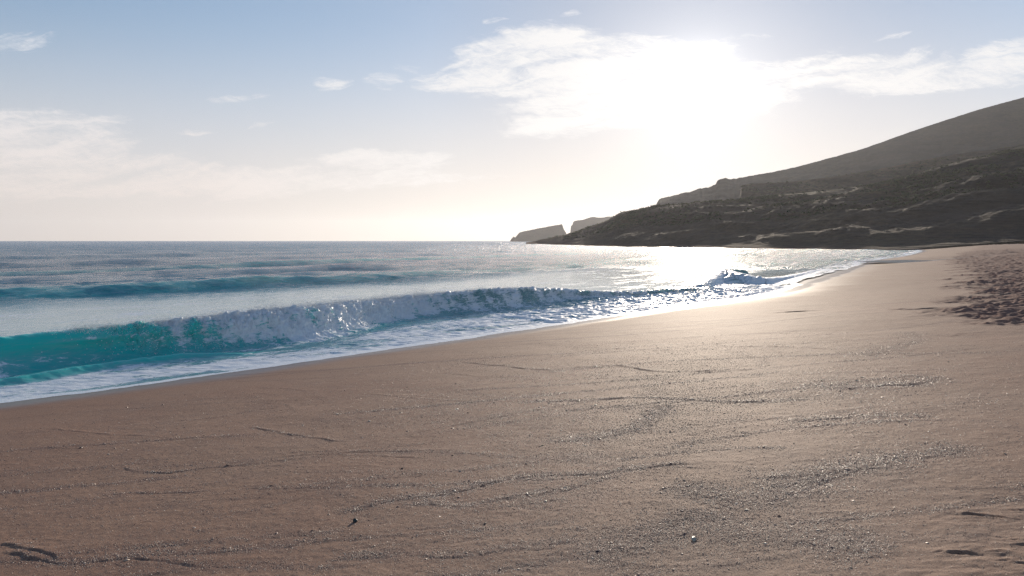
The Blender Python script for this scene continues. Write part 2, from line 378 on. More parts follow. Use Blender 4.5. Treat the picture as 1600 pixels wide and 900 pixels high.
# ------------------------------------------------------------ sand
msand, t, out = material('sand')
pos = t.pos(); wet = t.attr('wet'); dry = t.attr('dry'); gr = t.attr('gravel')
n1 = t.noise(pos, .35, 4, .6); n2 = t.noise(pos, 2.2, 4, .6); n3 = t.noise(t.scale(pos, 1, 1, 1, .4), 38, 5, .85); n4 = t.noise(pos, 70, 4, .85)
base = t.mix(t.mr(n1, .35, .65), (.302, .165, .106), (.328, .196, .128))
base = t.mix(t.mr(n2, .5, .75, 0, .6), base, (.245, .150, .110))
base = t.mix(t.mr(n3, .57, .68, 0, t.m('ADD', .35, t.m('MULTIPLY', gr, .4))) if False else t.mr(n3, .53, .68, 0, .85), base, (.12, .070, .058))
base = t.mix(t.mr(n4, .56, .70, 0, .75), base, (.60, .47, .36))
base = t.mix(t.m('MULTIPLY', gr, t.mr(n3, .4, .6, .25, .75)), base, (.150, .085, .070)) if True else base
base = t.mix(t.m('MULTIPLY', wet, .55), base, (.15, .10, .070))
base = t.mix(t.m('MULTIPLY', dry, .6), base, (.225, .122, .100))
rough = t.mr(wet, 0, 1, .78, .28)
rough = t.m('ADD', rough, t.m('MULTIPLY', dry, .25), clamp=True)
bh = t.m('ADD', t.m('MULTIPLY', n3, .6), t.m('MULTIPLY', n4, .35))
bump = t.n('ShaderNodeBump', ins={'Height': bh, 'Distance': .009, 'Strength': t.mr(wet, 0, 1, .9, .08)})
b2 = t.n('ShaderNodeBump', ins={'Height': t.noise(pos, 11, 4, .65), 'Distance': .010, 'Strength': t.mr(wet, 0, 1, .35, .06), 'Normal': bump.outputs[0]})
pb = t.n('ShaderNodeBsdfPrincipled', ins={'Base Color': base, 'Roughness': rough, 'IOR': 1.45, 'Specular IOR Level': t.mr(wet, 0, 1, .20, .5), 'Normal': b2.outputs[0]})
t.link(pb.outputs[0], out.inputs[0])

aa = np.linspace(R(-62), R(50), 1250)
rr = np.concatenate([np.geomspace(2.2, 46, 1000)[:-1], np.geomspace(46, 170, 430)[:-1], np.geomspace(170, 420, 90)])
X, Y = polar(rr, aa)
Z, SS, GR, TM = sand_height(X, Y)
wetn = .9 * fbm(X * .25, Y * .25, 3, 201)
far_wet = smooth(30, 48, np.hypot(X, Y)) * smooth(150, 90, Y)
WET = smooth(1.4, .15, SS - .35 * wetn) + far_wet * smooth(3.6, 1.0, SS - 1.0 * wetn) * .35
WET = np.clip(WET, 0, 1) * (1 - TM)
poolw = np.exp(-(((X - POOL_C[0]) / 11) ** 2 + ((Y - POOL_C[1]) / 6) ** 2)); WET = np.clip(WET + .8 * smooth(.35, .8, poolw), 0, 1)
GA, GRR, GZ, GS, GG, GT = aa, rr, Z, SS, GR, TM
co = np.stack([X, Y, Z], -1).reshape(-1, 3); fc = grid_faces(*X.shape)
keep = (SS.ravel()[fc] > -6).any(1)
co2, fc2, at2, _ = compact(co, fc[keep], {'wet': WET.ravel(), 'dry': TM.ravel(), 'gravel': GR.ravel()})
tag(mesh_obj('sand', co2, fc2, msand, attrs=at2), kind='structure')
# the same beach beside and behind the camera, coarser
ra = np.linspace(R(49.4), R(360 - 61.4), 180); rb = np.geomspace(2.0, 420, 150)
for a_, r_ in ((ra, rb), (np.linspace(0, 2 * math.pi, 181), np.linspace(.001, 2.3, 40))):
    x_, y_ = polar(r_, a_); z_, s_2, _g, tm_ = sand_height(x_, y_)
    f_ = grid_faces(*x_.shape); f_ = f_[(s_2.ravel()[f_] > -6).any(1)]
    c_, f_, at_, _ = compact(np.stack([x_, y_, z_ - .0015], -1).reshape(-1, 3), f_, {'wet': smooth(1.4, .15, s_2).ravel(), 'dry': tm_.ravel(), 'gravel': _g.ravel()})
    tag(mesh_obj('sand', c_, f_, msand, attrs=at_), kind='structure')
# the rest of the ground, far under the sea and behind the camera
bx = np.linspace(-9000, 9000, 40)
BX, BY = np.meshgrid(bx, bx)
tag(mesh_obj('seabed', np.stack([BX, BY, np.full_like(BX, -8)], -1).reshape(-1, 3), grid_faces(40, 40), msand), kind='structure')

# ------------------------------------------------------------ the sea
# main breaker: crest px, py, height, curl, whitewater, green
BR = [(-520, 570, .60, 0, 0), (-188, 544, .70, 0, 0), (0, 527, .75, 0, 0), (50, 517, .76, .05, 0), (90, 514, .76, .45, .03), (130, 512, .75, .9, .12), (170, 511, .74, 1.0, .3), (205, 509, .74, .95, .5),
      (233, 505, .76, .7, .75), (280, 499, .78, .5, .7), (333, 493, .80, .4, .7), (375, 488, .86, .3, .9), (410, 483, .93, .2, 1), (440, 482, .9, .2, 1), (453, 482, .88, .3, .85), (500, 476, .84, .3, .85), (560, 470, .74, .3, 1), (600, 467, .72, .2, 1), (633, 463, .70, .2, 1),
      (660, 461, .72, .3, .7), (690, 456, .77, .3, .5), (730, 454, .80, .3, .5), (767, 452, .82, .2, .65), (800, 449, .86, .1, .55), (850, 452, .60, 0, .55), (900, 457, .34, 0, .7), (950, 460, .22, 0, .7),
      (1000, 459, .16, 0, .6), (1060, 456, .14, 0, .5), (1095, 452, .12, 0, .5)]
BRW = resample([(*P(a, b, h), h, c, w, a) for a, b, h, c, w in BR], 70, 7)
PK = [(1088, 448, .12, 0, .5), (1108, 436, .38, 0, .7), (1122, 424, .72, .1, .6), (1131, 419.5, .86, .1, .45), (1160, 427, .66, .2, .5), (1190, 434.5, .40, .1, .8), (1220, 433, .18, 0, .8), (1250, 427, .10, 0, .8), (1275, 421, .03, 0, .7)]
PKW = resample([(*P(a, b, h), h, c, w, a) for a, b, h, c, w in PK], 60, 1)
FOLD = resample([(*P(a, b, .12), h) for a, b, h in [(-262, 622, .10), (0, 592, .12), (60, 583, .14), (110, 574, .15), (200, 561, .15), (290, 550, .14), (350, 548, .08), (390, 545, .02)]], 30, 2)

def breaker(x, y, path, scale=1.0, wfront=1.25, wback=2.2):
    """returns displacement along the offshore normal, height, whitewater and face masks"""
    q, p = polygrid(x, y, path, 9, 3)
    q = np.where(np.abs(q) > 8.5, 99, q)
    i0 = np.clip(p.astype(int), 0, len(path) - 2); f = p - i0
    val = [path[i0, k] * (1 - f) + path[i0 + 1, k] * f for k in (2, 3, 4, 5)]
    h, c, w, px = val
    tx = path[i0 + 1, 0] - path[i0, 0]; ty = path[i0 + 1, 1] - path[i0, 1]; L = np.hypot(tx, ty); nx, ny = -ty / L, tx / L
    plain = np.array([(0, 1), (-.10, .97), (-.19, .90), (-.27, .79), (-.33, .67), (-.40, .53), (-.49, .37), (-.62, .20), (-.82, .07), (-1.25, -.05)])
    lip = np.array([(0, 1), (-.20, .99), (-.38, .93), (-.52, .80), (-.55, .70), (-.40, .66), (-.30, .46), (-.42, .20), (-.75, .04), (-1.25, -.05)])
    foam = np.array([(0, 1), (-.18, .99), (-.36, .92), (-.50, .80), (-.60, .64), (-.68, .46), (-.76, .28), (-.84, .12), (-1.0, .0), (-1.25, -.02)])
    def curve(tab, v):
        k = np.linspace(0, 1, len(tab)); n = 200; kk = np.linspace(0, 1, n)
        a = np.interp(kk, k, tab[:, 0]); b = np.interp(kk, k, tab[:, 1])
        for _ in range(60):
            a[1:-1] = (a[:-2] + a[2:]) / 2 * .5 + a[1:-1] * .5; b[1:-1] = (b[:-2] + b[2:]) / 2 * .5 + b[1:-1] * .5
        return np.interp(v, kk, a), np.interp(v, kk, b)
    fw = wfront * scale
    v = np.clip(-q / fw, 0, 1)
    ua, za = curve(plain, v); ub, zb = curve(lip, v); uc, zc = curve(foam, v)
    cc = c * (1 - w); wf = w
    U = ua * (1 - cc) * (1 - wf) + ub * cc + uc * wf * (1 - 0)
    tot_ = (1 - cc) * (1 - wf) + cc + wf
    U /= tot_; ZZ = (za * (1 - cc) * (1 - wf) + zb * cc + zc * wf) / tot_
    hs = h
    front = (q <= 0) & (q > -fw)
    back = (q > 0) & (q < 8)
    uu = np.where(front, U * scale * np.clip(h / .7, .4, 1.4) - q, 0)     # displacement beyond the rest position
    # relax the shift beyond the foot
    end = (-1.25 * scale * np.clip(h / .7, .4, 1.4) + fw)
    uu = np.where((q <= -fw) & (q > -8), end * smooth(-fw - 2.0, -fw, q), uu)
    zz = np.where(front, ZZ * hs, 0)
    zz = np.where(back, hs * (np.exp(-(q / wback) ** 2) * .8 + .2 * np.exp(-q / 1.0) ) , zz)
    zz = np.where(q <= -fw, -.05 * hs * smooth(-fw - 1.5, -fw, q), zz)
    ends = smooth(0, 2, p) * smooth(len(path) - 1, len(path) - 4, p)
    zz = zz * ends; uu = uu * ends
    return q, p, h, c, w, uu * nx, uu * ny, zz, v, px, nx, ny

aa = np.linspace(R(-62), R(38), 1350)
rr = np.concatenate([np.geomspace(9.0, 62, 1050)[:-1], np.geomspace(62, 8000, 560)])
X, Y = polar(rr, aa); RR = np.hypot(X, Y)
SS, SPp = shore_s(X, Y); OFF = -SS                      # offshore distance
# keep memory modest
sandz, _, _, _ = sand_height(X, Y, fine=False, s=SS)
Z = np.zeros_like(X)
# swell trains parallel to the shore (offshore distance, height, front width)
wl = OFF + 2.2 * fbm(X * .03, Y * .03, 3, 301) + .5 * fbm(X * .15, Y * .15, 2, 302)
leftness = smooth(.30, -.35, X / np.maximum(Y, 1))
for (o0, h, w_) in ((32, .66, 1.4), (37.5, .22, 1.2), (51, .28, 2.6), (66, .52, 2.2), (92, .38, 3.5), (128, .42, 4.5), (170, .40, 6), (230, .4, 8), (300, .4, 9), (400, .4, 12)):
    e = wl - o0; am = h * (.45 + .75 * np.clip(.5 + fbm(X * .02 + o0, Y * .02, 2, 310), 0, 1.3)) * (.35 + .65 * leftness)
    Z += am * np.where(e < 0, np.exp(-(e / w_) ** 2), np.exp(-(e / (w_ * 2.4)) ** 2))
# wind sea: travelling components, each dropped where the mesh is too coarse for it
cellr = np.gradient(rr)[:, None]
calm = np.maximum(.08 + .92 * smooth(19, 33, OFF), .75 * smooth(60, 105, RR))
nearw = smooth(-.1, 2.5, OFF)
for k in range(26):
    lam = .55 * 1.17 ** k; 
    if lam > 24: break
    ang = R(-48) + RNG.normal(0, .55); kx, ky = math.cos(ang), math.sin(ang); ph = RNG.random() * 6.28
    a = .0066 * lam ** 0.9 * (1 if lam < 3 else .55)
    fade = smooth(.5, .22, cellr / lam) if True else 1
    if fade.max() <= 0: continue
    warp = .35 * lam * fbm(X / (lam * 3.1), Y / (lam * 3.1), 2, 400 + k)
    arg = 2 * math.pi * (X * kx + Y * ky + warp) / lam + ph
    env = .5 + .9 * np.clip(.5 + perlin(X / (lam * 5) + k, Y / (lam * 5), 500 + k), 0, 1.2)
    Z += a * (1 - np.abs(np.sin(arg / 2)) * 1.9) * fade * env * calm * nearw
B = breaker(X, Y, BRW); K = breaker(X, Y, PKW, 1.5, 1.25, 2.0)
q1, p1, h1, c1_, w1, dx1, dy1, dz1, v1, px1, nx1, ny1 = B
q2, p2, h2, c2_, w2, dx2, dy2, dz2, v2, px2, nx2, ny2 = K
fq, fp = polygrid(X, Y, FOLD, 4, 3); i0 = np.clip(fp.astype(int), 0, len(FOLD) - 2); fh = FOLD[i0, 2] * (1 - fp + i0) + FOLD[i0 + 1, 2] * (fp - i0)
foldz = fh * np.where(fq > 0, np.exp(-(fq / .55) ** 2), np.exp(-(fq / .22) ** 2)) * (np.abs(fq) < 3)
foldz = np.where((fp < .01) | (fp > len(FOLD) - 1.01), 0, foldz)
Z += dz1 + dz2 + foldz * smooth(-1.0, -1.4, q1) if False else dz1 + dz2 + foldz * (q1 < 90)
XD = X + dx1 + dx2; YD = Y + dy1 + dy2
# whitewater relief and the chop in front of it
near1 = (np.abs(q1) < 8); 
crestz = np.exp(-((q1 + .35) / .75) ** 2) * near1 * smooth(.15, .5, w1)
alongc = (X * .66 + Y * .75); acr = (-X * .75 + Y * .66)
lum = (fbm(X * 2.0, Y * 2.0, 4, 601, .6) * .07 + np.abs(fbm(alongc * 7, acr * 2.5, 4, 605, .65)) * .07)
Z += crestz * lum * np.clip(h1 / .7, .3, 1.3); XD += crestz * lum * 1.4 * -nx1; YD += crestz * lum * 1.4 * -ny1
peak2 = np.exp(-((q2 + .8) / 1.0) ** 2) * (np.abs(q2) < 8) * smooth(.2, .6, w2)
Z += peak2 * (fbm(X * 1.8, Y * 1.8, 3, 611, .5) * .05); 
chopz = smooth(-.8, -1.6, q1) * (q1 > -8) * smooth(640, 780, px1) + .45 * smooth(-.5, -1.2, q1) * (q1 > -8) * smooth(330, 480, px1)
chopr = smooth(780, 900, px1) * np.exp(-(q1 / 2.5) ** 2) * near1
Z += (np.clip(chopz, 0, 1) * .05 + chopr * .10) * ridged(X * .9 + .4 * Y, Y * 1.7, 4, 621) * smooth(0, 1.2, OFF)
Z += .018 * fbm(X * 1.6, Y * 3.1, 4, 631) * smooth(0, .8, OFF) * smooth(20, 4, OFF)
# run-up: a thin sheet lying on the sand
edge_n = .10 * fbm(X * 1.1, Y * 1.1, 3, 641) + .22 * fbm(X * .33, Y * .33, 2, 647) + .05 * fbm(X * 5, Y * 5, 2, 643)
film = sandz + .003 + .022 * smooth(0, .8, OFF + edge_n)
Z = np.where(Z < film, film + .25 * np.maximum(film - Z, 0) * 0 + .006 * fbm(X * 5, Y * 5, 2, 651) * smooth(.1, .6, OFF), Z)
# foam amount
swash = smooth(-.1, .15, OFF) * smooth(7.5, 1.5, OFF + .8 * fbm(X * .4, Y * .4, 2, 661))
inside = (q1 < -.9) & near1 | (q1 > 90) & (OFF < 3)
lf = smooth(500, 150, px1)
sw = np.where(near1 & (q1 > -.7), 0, 1) * smooth(7, 1.0, OFF)
pat = fbm((X * .75 - Y * .66) * .9, (X * .66 + Y * .75) * .28, 4, 671, .6)       # streaks along the shore
sheen_foam = .44 * smooth(4, 8, OFF) * smooth(30, 19, OFF + 2 * fbm(X * .1, Y * .1, 2, 663)) * smooth(.3, 1.2, q1)  # streaky foam film; its white paints in sky sheen behind the breaker
FO = sw * (.58 + .12 * smooth(1.6, .2, OFF) + .50 * pat) + sheen_foam * (.8 + .5 * pat)
FO = np.maximum(FO, smooth(.55, .0, np.abs(OFF - .06)) * .95)                      # the white edge
FO = FO * (1 - .65 * np.exp(-((fq + .05) / .28) ** 2) * (np.abs(fq) < 3) * (fh > .04))
green_face = np.exp(-((q1 + .55) / .75) ** 2) * near1 * smooth(.6, .15, w1)
FO = FO * (1 - .9 * green_face)
FO = np.maximum(FO, (.34 + .42 * pat) * np.exp(-((q1 + 1.15) / .40) ** 2) * near1 * smooth(.6, .15, w1))
ww = w1 * np.where(q1 > 0, np.exp(-(q1 / .35) ** 2), np.exp(-(np.maximum(-q1 - .8, 0) / .5) ** 2)) * near1
FO = np.maximum(FO, ww * (.62 + .20 * smooth(280, 420, px1) + .38 * fbm(alongc * 1.6, acr * .8, 4, 681, .6)) + .30 * ww * smooth(.30, .05, v1))
lipf = c1_ * (1 - w1) * np.exp(-((v1 - .40) / .07) ** 2) * near1
FO = np.maximum(FO, lipf * 1.0)
ww2 = w2 * np.where(q2 > 0, np.exp(-(q2 / .4) ** 2), np.exp(-(np.maximum(-q2 - 1.6, 0) / 1.2) ** 2)) * (np.abs(q2) < 8)
FO = np.maximum(FO, ww2 * .9)
FO += .30 * np.clip(chopz, 0, 1) * (1 - smooth(3, 7, OFF) * .3) * (near1)
rocks = smooth(14, 4, np.hypot(X - PY(828, 382, 640)[0], (Y - 640) * .2)) ; FO = np.maximum(FO, rocks)
FO = np.clip(FO, 0, 1.2)
# body colour: shallow green to deep blue; breaker green also paints transmitted sunlight
SHAL = smooth(60, 6, OFF) ; 
SWF = .3 * (np.exp(-((wl - 31.4) / 1.5) ** 2) + np.exp(-((wl - 64.8) / 2.2) ** 2)) * (.3 + .7 * leftness)
GREEN = np.clip(SWF + np.exp(-((q1 + .5) / .9) ** 2) * near1 * (.35 + .65 * smooth(800, 500, px1)) + .45 * np.exp(-((q2 + .5) / 1.0) ** 2) * (np.abs(q2) < 8) + .8 * np.exp(-(fq / .5) ** 2) * (np.abs(fq) < 3), 0, 1)
MURK = np.clip(1.1 * np.exp(-((q2 + .4) / 1.6) ** 2) * (np.abs(q2) < 8) + .7 * near1 * np.exp(-(q1 / 3.0) ** 2) * smooth(560, 760, px1) + .28 * smooth(4.5, .5, OFF), 0, 1)
N = grid_normals(XD, YD, Z)
cellpx = np.clip(RR / 400, 0, 1)
co = np.stack([XD, YD, Z], -1).reshape(-1, 3); fc = grid_faces(*X.shape)
keep = ((OFF + edge_n).ravel()[fc] > 0).all(1)
tcoord = np.stack([(X * .66 + Y * .75), (-X * .75 + Y * .66), Z * 1.5], -1)
attrs = {'foam': FO.ravel(), 'shallow': SHAL.ravel(), 'green': GREEN.ravel(), 'murk': MURK.ravel(), 'rough_sea': (calm).ravel(), 'shore_uv': tcoord.reshape(-1, 3)}

def sea_material(name):
    m, t, out = material(name)
    pos = t.pos(); foam = t.attr('foam'); sh_ = t.attr('shallow'); gn = t.attr('green'); rs = t.attr('rough_sea')
    suv = t.attr('shore_uv', 'Vector')
    dist = t.n('ShaderNodeVectorMath', operation='LENGTH', ins={0: pos}).outputs['Value']
    deep = t.mix(sh_, (.004, .165, .290), (.008, .255, .300))
    body = t.mix(gn, deep, (.03, .60, .52))  # green base also stands in for sun shining through the breaker
    body = t.mix(t.attr('murk'), body, (.28, .35, .32))
    n1 = t.noise(t.scale(suv, .9, 1.5, 1.2), 1.0, 5, .65, .4)
    n2 = t.noise(t.scale(suv, 1.6, 4.5, 4.0), 1.4, 8, .75, 1.0)
    n3 = t.noise(suv, 18, 4, .7)
    fn = t.m('ADD', t.m('MULTIPLY', t.mr(n2, .3, .7, .05, .95), .62), t.m('ADD', t.m('MULTIPLY', n1, .28), t.m('MULTIPLY', n3, .18)))
    fm = t.m('SUBTRACT', t.m('ADD', foam, fn), 1.0)
    fac = t.mr(fm, -.05, .13, 0, 1, smooth=True)
    thin = t.mr(fm, -.40, .05, 0, .45)                       # bubbles under the surface
    body = t.mix(thin, body, (.34, .46, .50))
    # ripples
    r1 = t.noise(t.scale(suv, .7, 1.5, 1), 1.3, 7, .66, .4)
    r2 = t.noise(t.scale(suv, 1.0, 2.4, 1), 4.5, 5, .6, .3)
    r3 = t.noise(t.scale(suv, .35, .8, 1), 1.0, 7, .72, .3)
    fd = t.mr(dist, 8, 90, 0, 1)
    b1 = t.n('ShaderNodeBump', ins={'Height': r3, 'Distance': 1.15, 'Strength': t.m('MULTIPLY', fd, t.mr(rs, .2, .9, .1, 1.0))})
    b2 = t.n('ShaderNodeBump', ins={'Height': r1, 'Distance': .20, 'Strength': t.m('MULTIPLY', rs, .9, clamp=True), 'Normal': b1.outputs[0]})
    b3 = t.n('ShaderNodeBump', ins={'Height': r2, 'Distance': .030, 'Strength': t.m('ADD', .06, t.m('MULTIPLY', rs, .8), clamp=True), 'Normal': b2.outputs[0]})
    wat = t.n('ShaderNodeBsdfPrincipled', ins={'Base Color': body, 'Roughness': t.mr(dist, 10, 300, .08, .20), 'IOR': 1.333, 'Normal': b3.outputs[0],
              'Subsurface Weight': t.m('MULTIPLY', gn, .40), 'Subsurface Radius': (.15, 1.0, .85), 'Subsurface Scale': .5})
    b4 = t.n('ShaderNodeBump', ins={'Height': t.m('ADD', n2, t.m('MULTIPLY', n3, .8)), 'Distance': .05, 'Strength': .38})
    fo = t.n('ShaderNodeBsdfPrincipled', ins={'Base Color': (.90, .94, .97, 1), 'Roughness': .55, 'Coat Weight': .25, 'Coat Roughness': .35, 'Coat IOR': 1.4, 'Subsurface Weight': .25, 'Subsurface Radius': (.85, .95, 1.0), 'Subsurface Scale': .05, 'Normal': b4.outputs[0]})
    tr = t.n('ShaderNodeBsdfTranslucent', ins={'Color': (.75, .82, .88, 1)})
    fo2 = t.n('ShaderNodeMixShader', ins={0: .06, 1: fo.outputs[0], 2: tr.outputs[0]})
    mx = t.n('ShaderNodeMixShader', ins={0: fac, 1: wat.outputs[0], 2: fo2.outputs[0]})
    t.link(mx.outputs[0], out.inputs[0])
    return m
msea = sea_material('sea_water')
region = np.zeros(X.shape, np.int8)
region[near1 & (q1 > -1.5) & (q1 < 1.6) & (h1 > .36) & (p1 > .05) & (p1 < 68.9)] = 1
region[(np.abs(q2) < 8) & (q2 > -2.2) & (q2 < 1.6) & (h2 > .30) & (p2 > .05) & (region == 0)] = 2
rf = region.ravel()[fc].max(1)
NN = N.reshape(-1, 3)
for code, name, args in ((0, 'sea', dict(kind='structure')),
                         (1, 'breaking_wave', dict(label='long breaking shore wave, glassy green at its left end and white with foam further right', cat='wave')),
                         (2, 'breaking_wave', dict(label='small peaked wave standing up in the bright sun glitter by the wet sand', cat='wave'))):
    k = keep & (rf == code)
    c_, f_, a_, n_ = compact(co, fc[k], attrs, NN)
    o = mesh_obj(name, c_, f_, msea, attrs=a_, normals=n_)
    tag(o, **args)

# shallow pool behind the spit
pm, t, out = material('pool_water')
pbs = t.n('ShaderNodeBsdfPrincipled', ins={'Base Color': (.10, .11, .11, 1), 'Roughness': .22, 'IOR': 1.333,
        'Normal': t.n('ShaderNodeBump', ins={'Height': t.noise(t.pos(), 3, 4, .6), 'Distance': .02, 'Strength': .25}).outputs[0]})
t.link(pbs.outputs[0], out.inputs[0])
n = 48; th = np.linspace(0, 2 * np.pi, n, endpoint=False)
ca, sa = math.cos(R(25)), math.sin(R(25))
ex = 12 * np.cos(th); ey = 7 * np.sin(th)
pv = np.stack([POOL_C[0] + ex * ca - ey * sa, POOL_C[1] + ex * sa + ey * ca, np.full(n, .26)], -1)
me = bpy.data.meshes.new('pool'); me.from_pydata([tuple(p) for p in pv], [], [list(range(n))]); me.materials.append(pm)
po = bpy.data.objects.new('pool', me); COL.objects.link(po); tag(po, kind='structure')

# ------------------------------------------------------------ spray thrown off the breaker
def bits(name, cen, size, mat, attrs=None, stretch=None, rnd=True):
    """many small rough octahedra in one mesh"""
    n = len(cen); base = np.array([(1, 0, 0), (0, 1, 0), (-1, 0, 0), (0, -1, 0), (0, 0, 1), (0, 0, -1)], float)
    fcs = np.array([(0, 1, 4), (1, 2, 4), (2, 3, 4), (3, 0, 4), (1, 0, 5), (2, 1, 5), (3, 2, 5), (0, 3, 5)])
    v = np.broadcast_to(base, (n, 6, 3)).copy()
    if rnd: v *= RNG.uniform(.6, 1.25, (n, 6, 1))
    if stretch is not None: v *= stretch[:, None, :]
    a = RNG.random(n) * 6.28; c, s_ = np.cos(a)[:, None], np.sin(a)[:, None]
    tl = RNG.normal(0, .5, n); c2, s2 = np.cos(tl)[:, None], np.sin(tl)[:, None]
    x, y, z = v[..., 0], v[..., 1], v[..., 2]
    y, z = y * c2 - z * s2, y * s2 + z * c2
    x, y = x * c - y * s_, x * s_ + y * c
    v = np.stack([x, y, z], -1) * size[:, None, None] + cen[:, None, :]
    f = (fcs[None] + (np.arange(n) * 6)[:, None, None]).reshape(-1, 3)
    at = {k: np.repeat(q, 6, axis=0) for k, q in (attrs or {}).items()}
    return mesh_obj(name, v.reshape(-1, 3), f, mat, nv=3, attrs=at, smooth_=False)
mspray, t, out = material('spray_droplets')
df = t.n('ShaderNodeBsdfDiffuse', ins={'Color': (.85, .88, .9, 1)}); tl_ = t.n('ShaderNodeBsdfTranslucent', ins={'Color': (.85, .88, .9, 1)})
t.link(t.n('ShaderNodeMixShader', ins={0: .5, 1: df.outputs[0], 2: tl_.outputs[0]}).outputs[0], out.inputs[0])
SPR = np.array([(0, 0), (60, .0), (85, .5), (130, .9), (190, 1.0), (250, 1.0), (330, 1.0), (380, 1.3), (410, 2.2), (440, 1.7), (500, 1.1), (560, 1.2), (640, 1.9), (655, 2.2), (672, 1.0), (700, .6), (770, 1.0), (790, .7), (860, .3), (1100, .1)])
n = 60000
pp = RNG.random(n) * (len(BRW) - 1); i0 = pp.astype(int); f = (pp - i0)[:, None]; rowv = BRW[i0] * (1 - f) + BRW[np.minimum(i0 + 1, len(BRW) - 1)] * f
am = np.interp(rowv[:, 5], SPR[:, 0], SPR[:, 1]) * (.4 + .9 * np.clip(.5 + fbm(pp * 1.1, pp * 0, 3, 711), 0, 1.3))
k = RNG.random(n) < am; pp = pp[k]; rowv = rowv[k]; am = am[k]; i0 = i0[k]
tx = BRW[i0 + 1, 0] - BRW[i0, 0]; ty = BRW[i0 + 1, 1] - BRW[i0, 1]; L = np.hypot(tx, ty); nx, ny = -ty / L, tx / L
m_ = len(pp); up = RNG.exponential(.042, m_) * am; off = RNG.normal(-.12, .22, m_)
cen = np.stack([rowv[:, 0] + nx * off, rowv[:, 1] + ny * off, rowv[:, 2] * (1 - np.clip(-off - .3, 0, 1) * .6) + up - .01], -1)
sz = RNG.uniform(.004, .013, m_)
sp1 = (cen, sz)
# foam clots tumbling down the front
n = 12000
pp = RNG.random(n) * (len(BRW) - 1); i0 = pp.astype(int); f = (pp - i0)[:, None]; rowv = BRW[i0] * (1 - f) + BRW[np.minimum(i0 + 1, len(BRW) - 1)] * f
k = RNG.random(n) < rowv[:, 4] ** 1.5; pp = pp[k]; rowv = rowv[k]; i0 = i0[k]
tx = BRW[i0 + 1, 0] - BRW[i0, 0]; ty = BRW[i0 + 1, 1] - BRW[i0, 1]; L = np.hypot(tx, ty); nx, ny = -ty / L, tx / L
m_ = len(pp); fr = RNG.random(m_); off = -np.interp(fr, [0, .3, .6, 1], [.35, .62, .82, 1.25]) - RNG.exponential(.07, m_)
cen = np.stack([rowv[:, 0] + nx * off, rowv[:, 1] + ny * off, rowv[:, 2] * (1 - fr) ** 1.1 + RNG.uniform(0, .1, m_)], -1)
cen2 = np.r_[sp1[0], cen]; sz2 = np.r_[sp1[1], RNG.uniform(.005, .02, m_)]
tag(bits('spray', cen2, sz2, mspray), 'white spray and drops thrown up along the breaking wave', 'spray', kind='stuff')

# ------------------------------------------------------------ hills
def hill_material(name, dark, mid, grass, soil, scale, strata):
    m, t, out = material(name)
    pos = t.pos()
    n1 = t.noise(pos, .012 * scale, 5, .6); n2 = t.noise(t.scale(pos, 1, .5, 5), .05 * scale, 7, .68, .3); n3 = t.noise(t.scale(pos, 1, 1, 3), .30 * scale, 5, .7)
    z = t.n('ShaderNodeSeparateXYZ', ins={0: pos}).outputs[2]
    base = t.mix(t.mr(n2, .42, .58), dark, mid)
    base = t.mix(t.mr(t.m('ADD', t.m('MULTIPLY', n1, .6), t.m('MULTIPLY', n3, .4)), .50, .62), base, grass)
    base = t.mix(t.mr(n3, .60, .70, 0, .7), base, soil)
    st = t.n('ShaderNodeTexWave', wave_type='BANDS', bands_direction='Z', ins={'Vector': pos, 'Scale': .55, 'Distortion': 5, 'Detail': 4, 'Detail Scale': .12}).outputs['Fac']
    low = t.mr(t.m('ADD', z, t.m('MULTIPLY', n1, 14)), 14, 44, strata, .15)
    base = t.mix(t.m('MULTIPLY', low, t.mr(st, .3, .7, .35, 1)), base, soil)
    bh = t.m('ADD', t.m('MULTIPLY', n2, 1.0), t.m('MULTIPLY', n3, .45))
    b = t.n('ShaderNodeBump', ins={'Height': bh, 'Distance': 2.5 / scale, 'Strength': .7})
    b2 = t.n('ShaderNodeBump', ins={'Height': st, 'Distance': .7, 'Strength': t.m('MULTIPLY', low, .6), 'Normal': b.outputs[0]})
    p = t.n('ShaderNodeBsdfPrincipled', ins={'Base Color': base, 'Roughness': .95, 'Specular IOR Level': .15, 'Normal': b2.outputs[0]})
    t.link(p.outputs[0], out.inputs[0]); return m
mh1 = hill_material('scrub_hillside', (.020, .017, .012), (.050, .036, .024), (.125, .088, .046), (.085, .052, .038), 1.0, .8)
mh2 = hill_material('far_hillside', (.018, .018, .020), (.030, .027, .026), (.060, .048, .034), (.044, .036, .030), .6, .3)

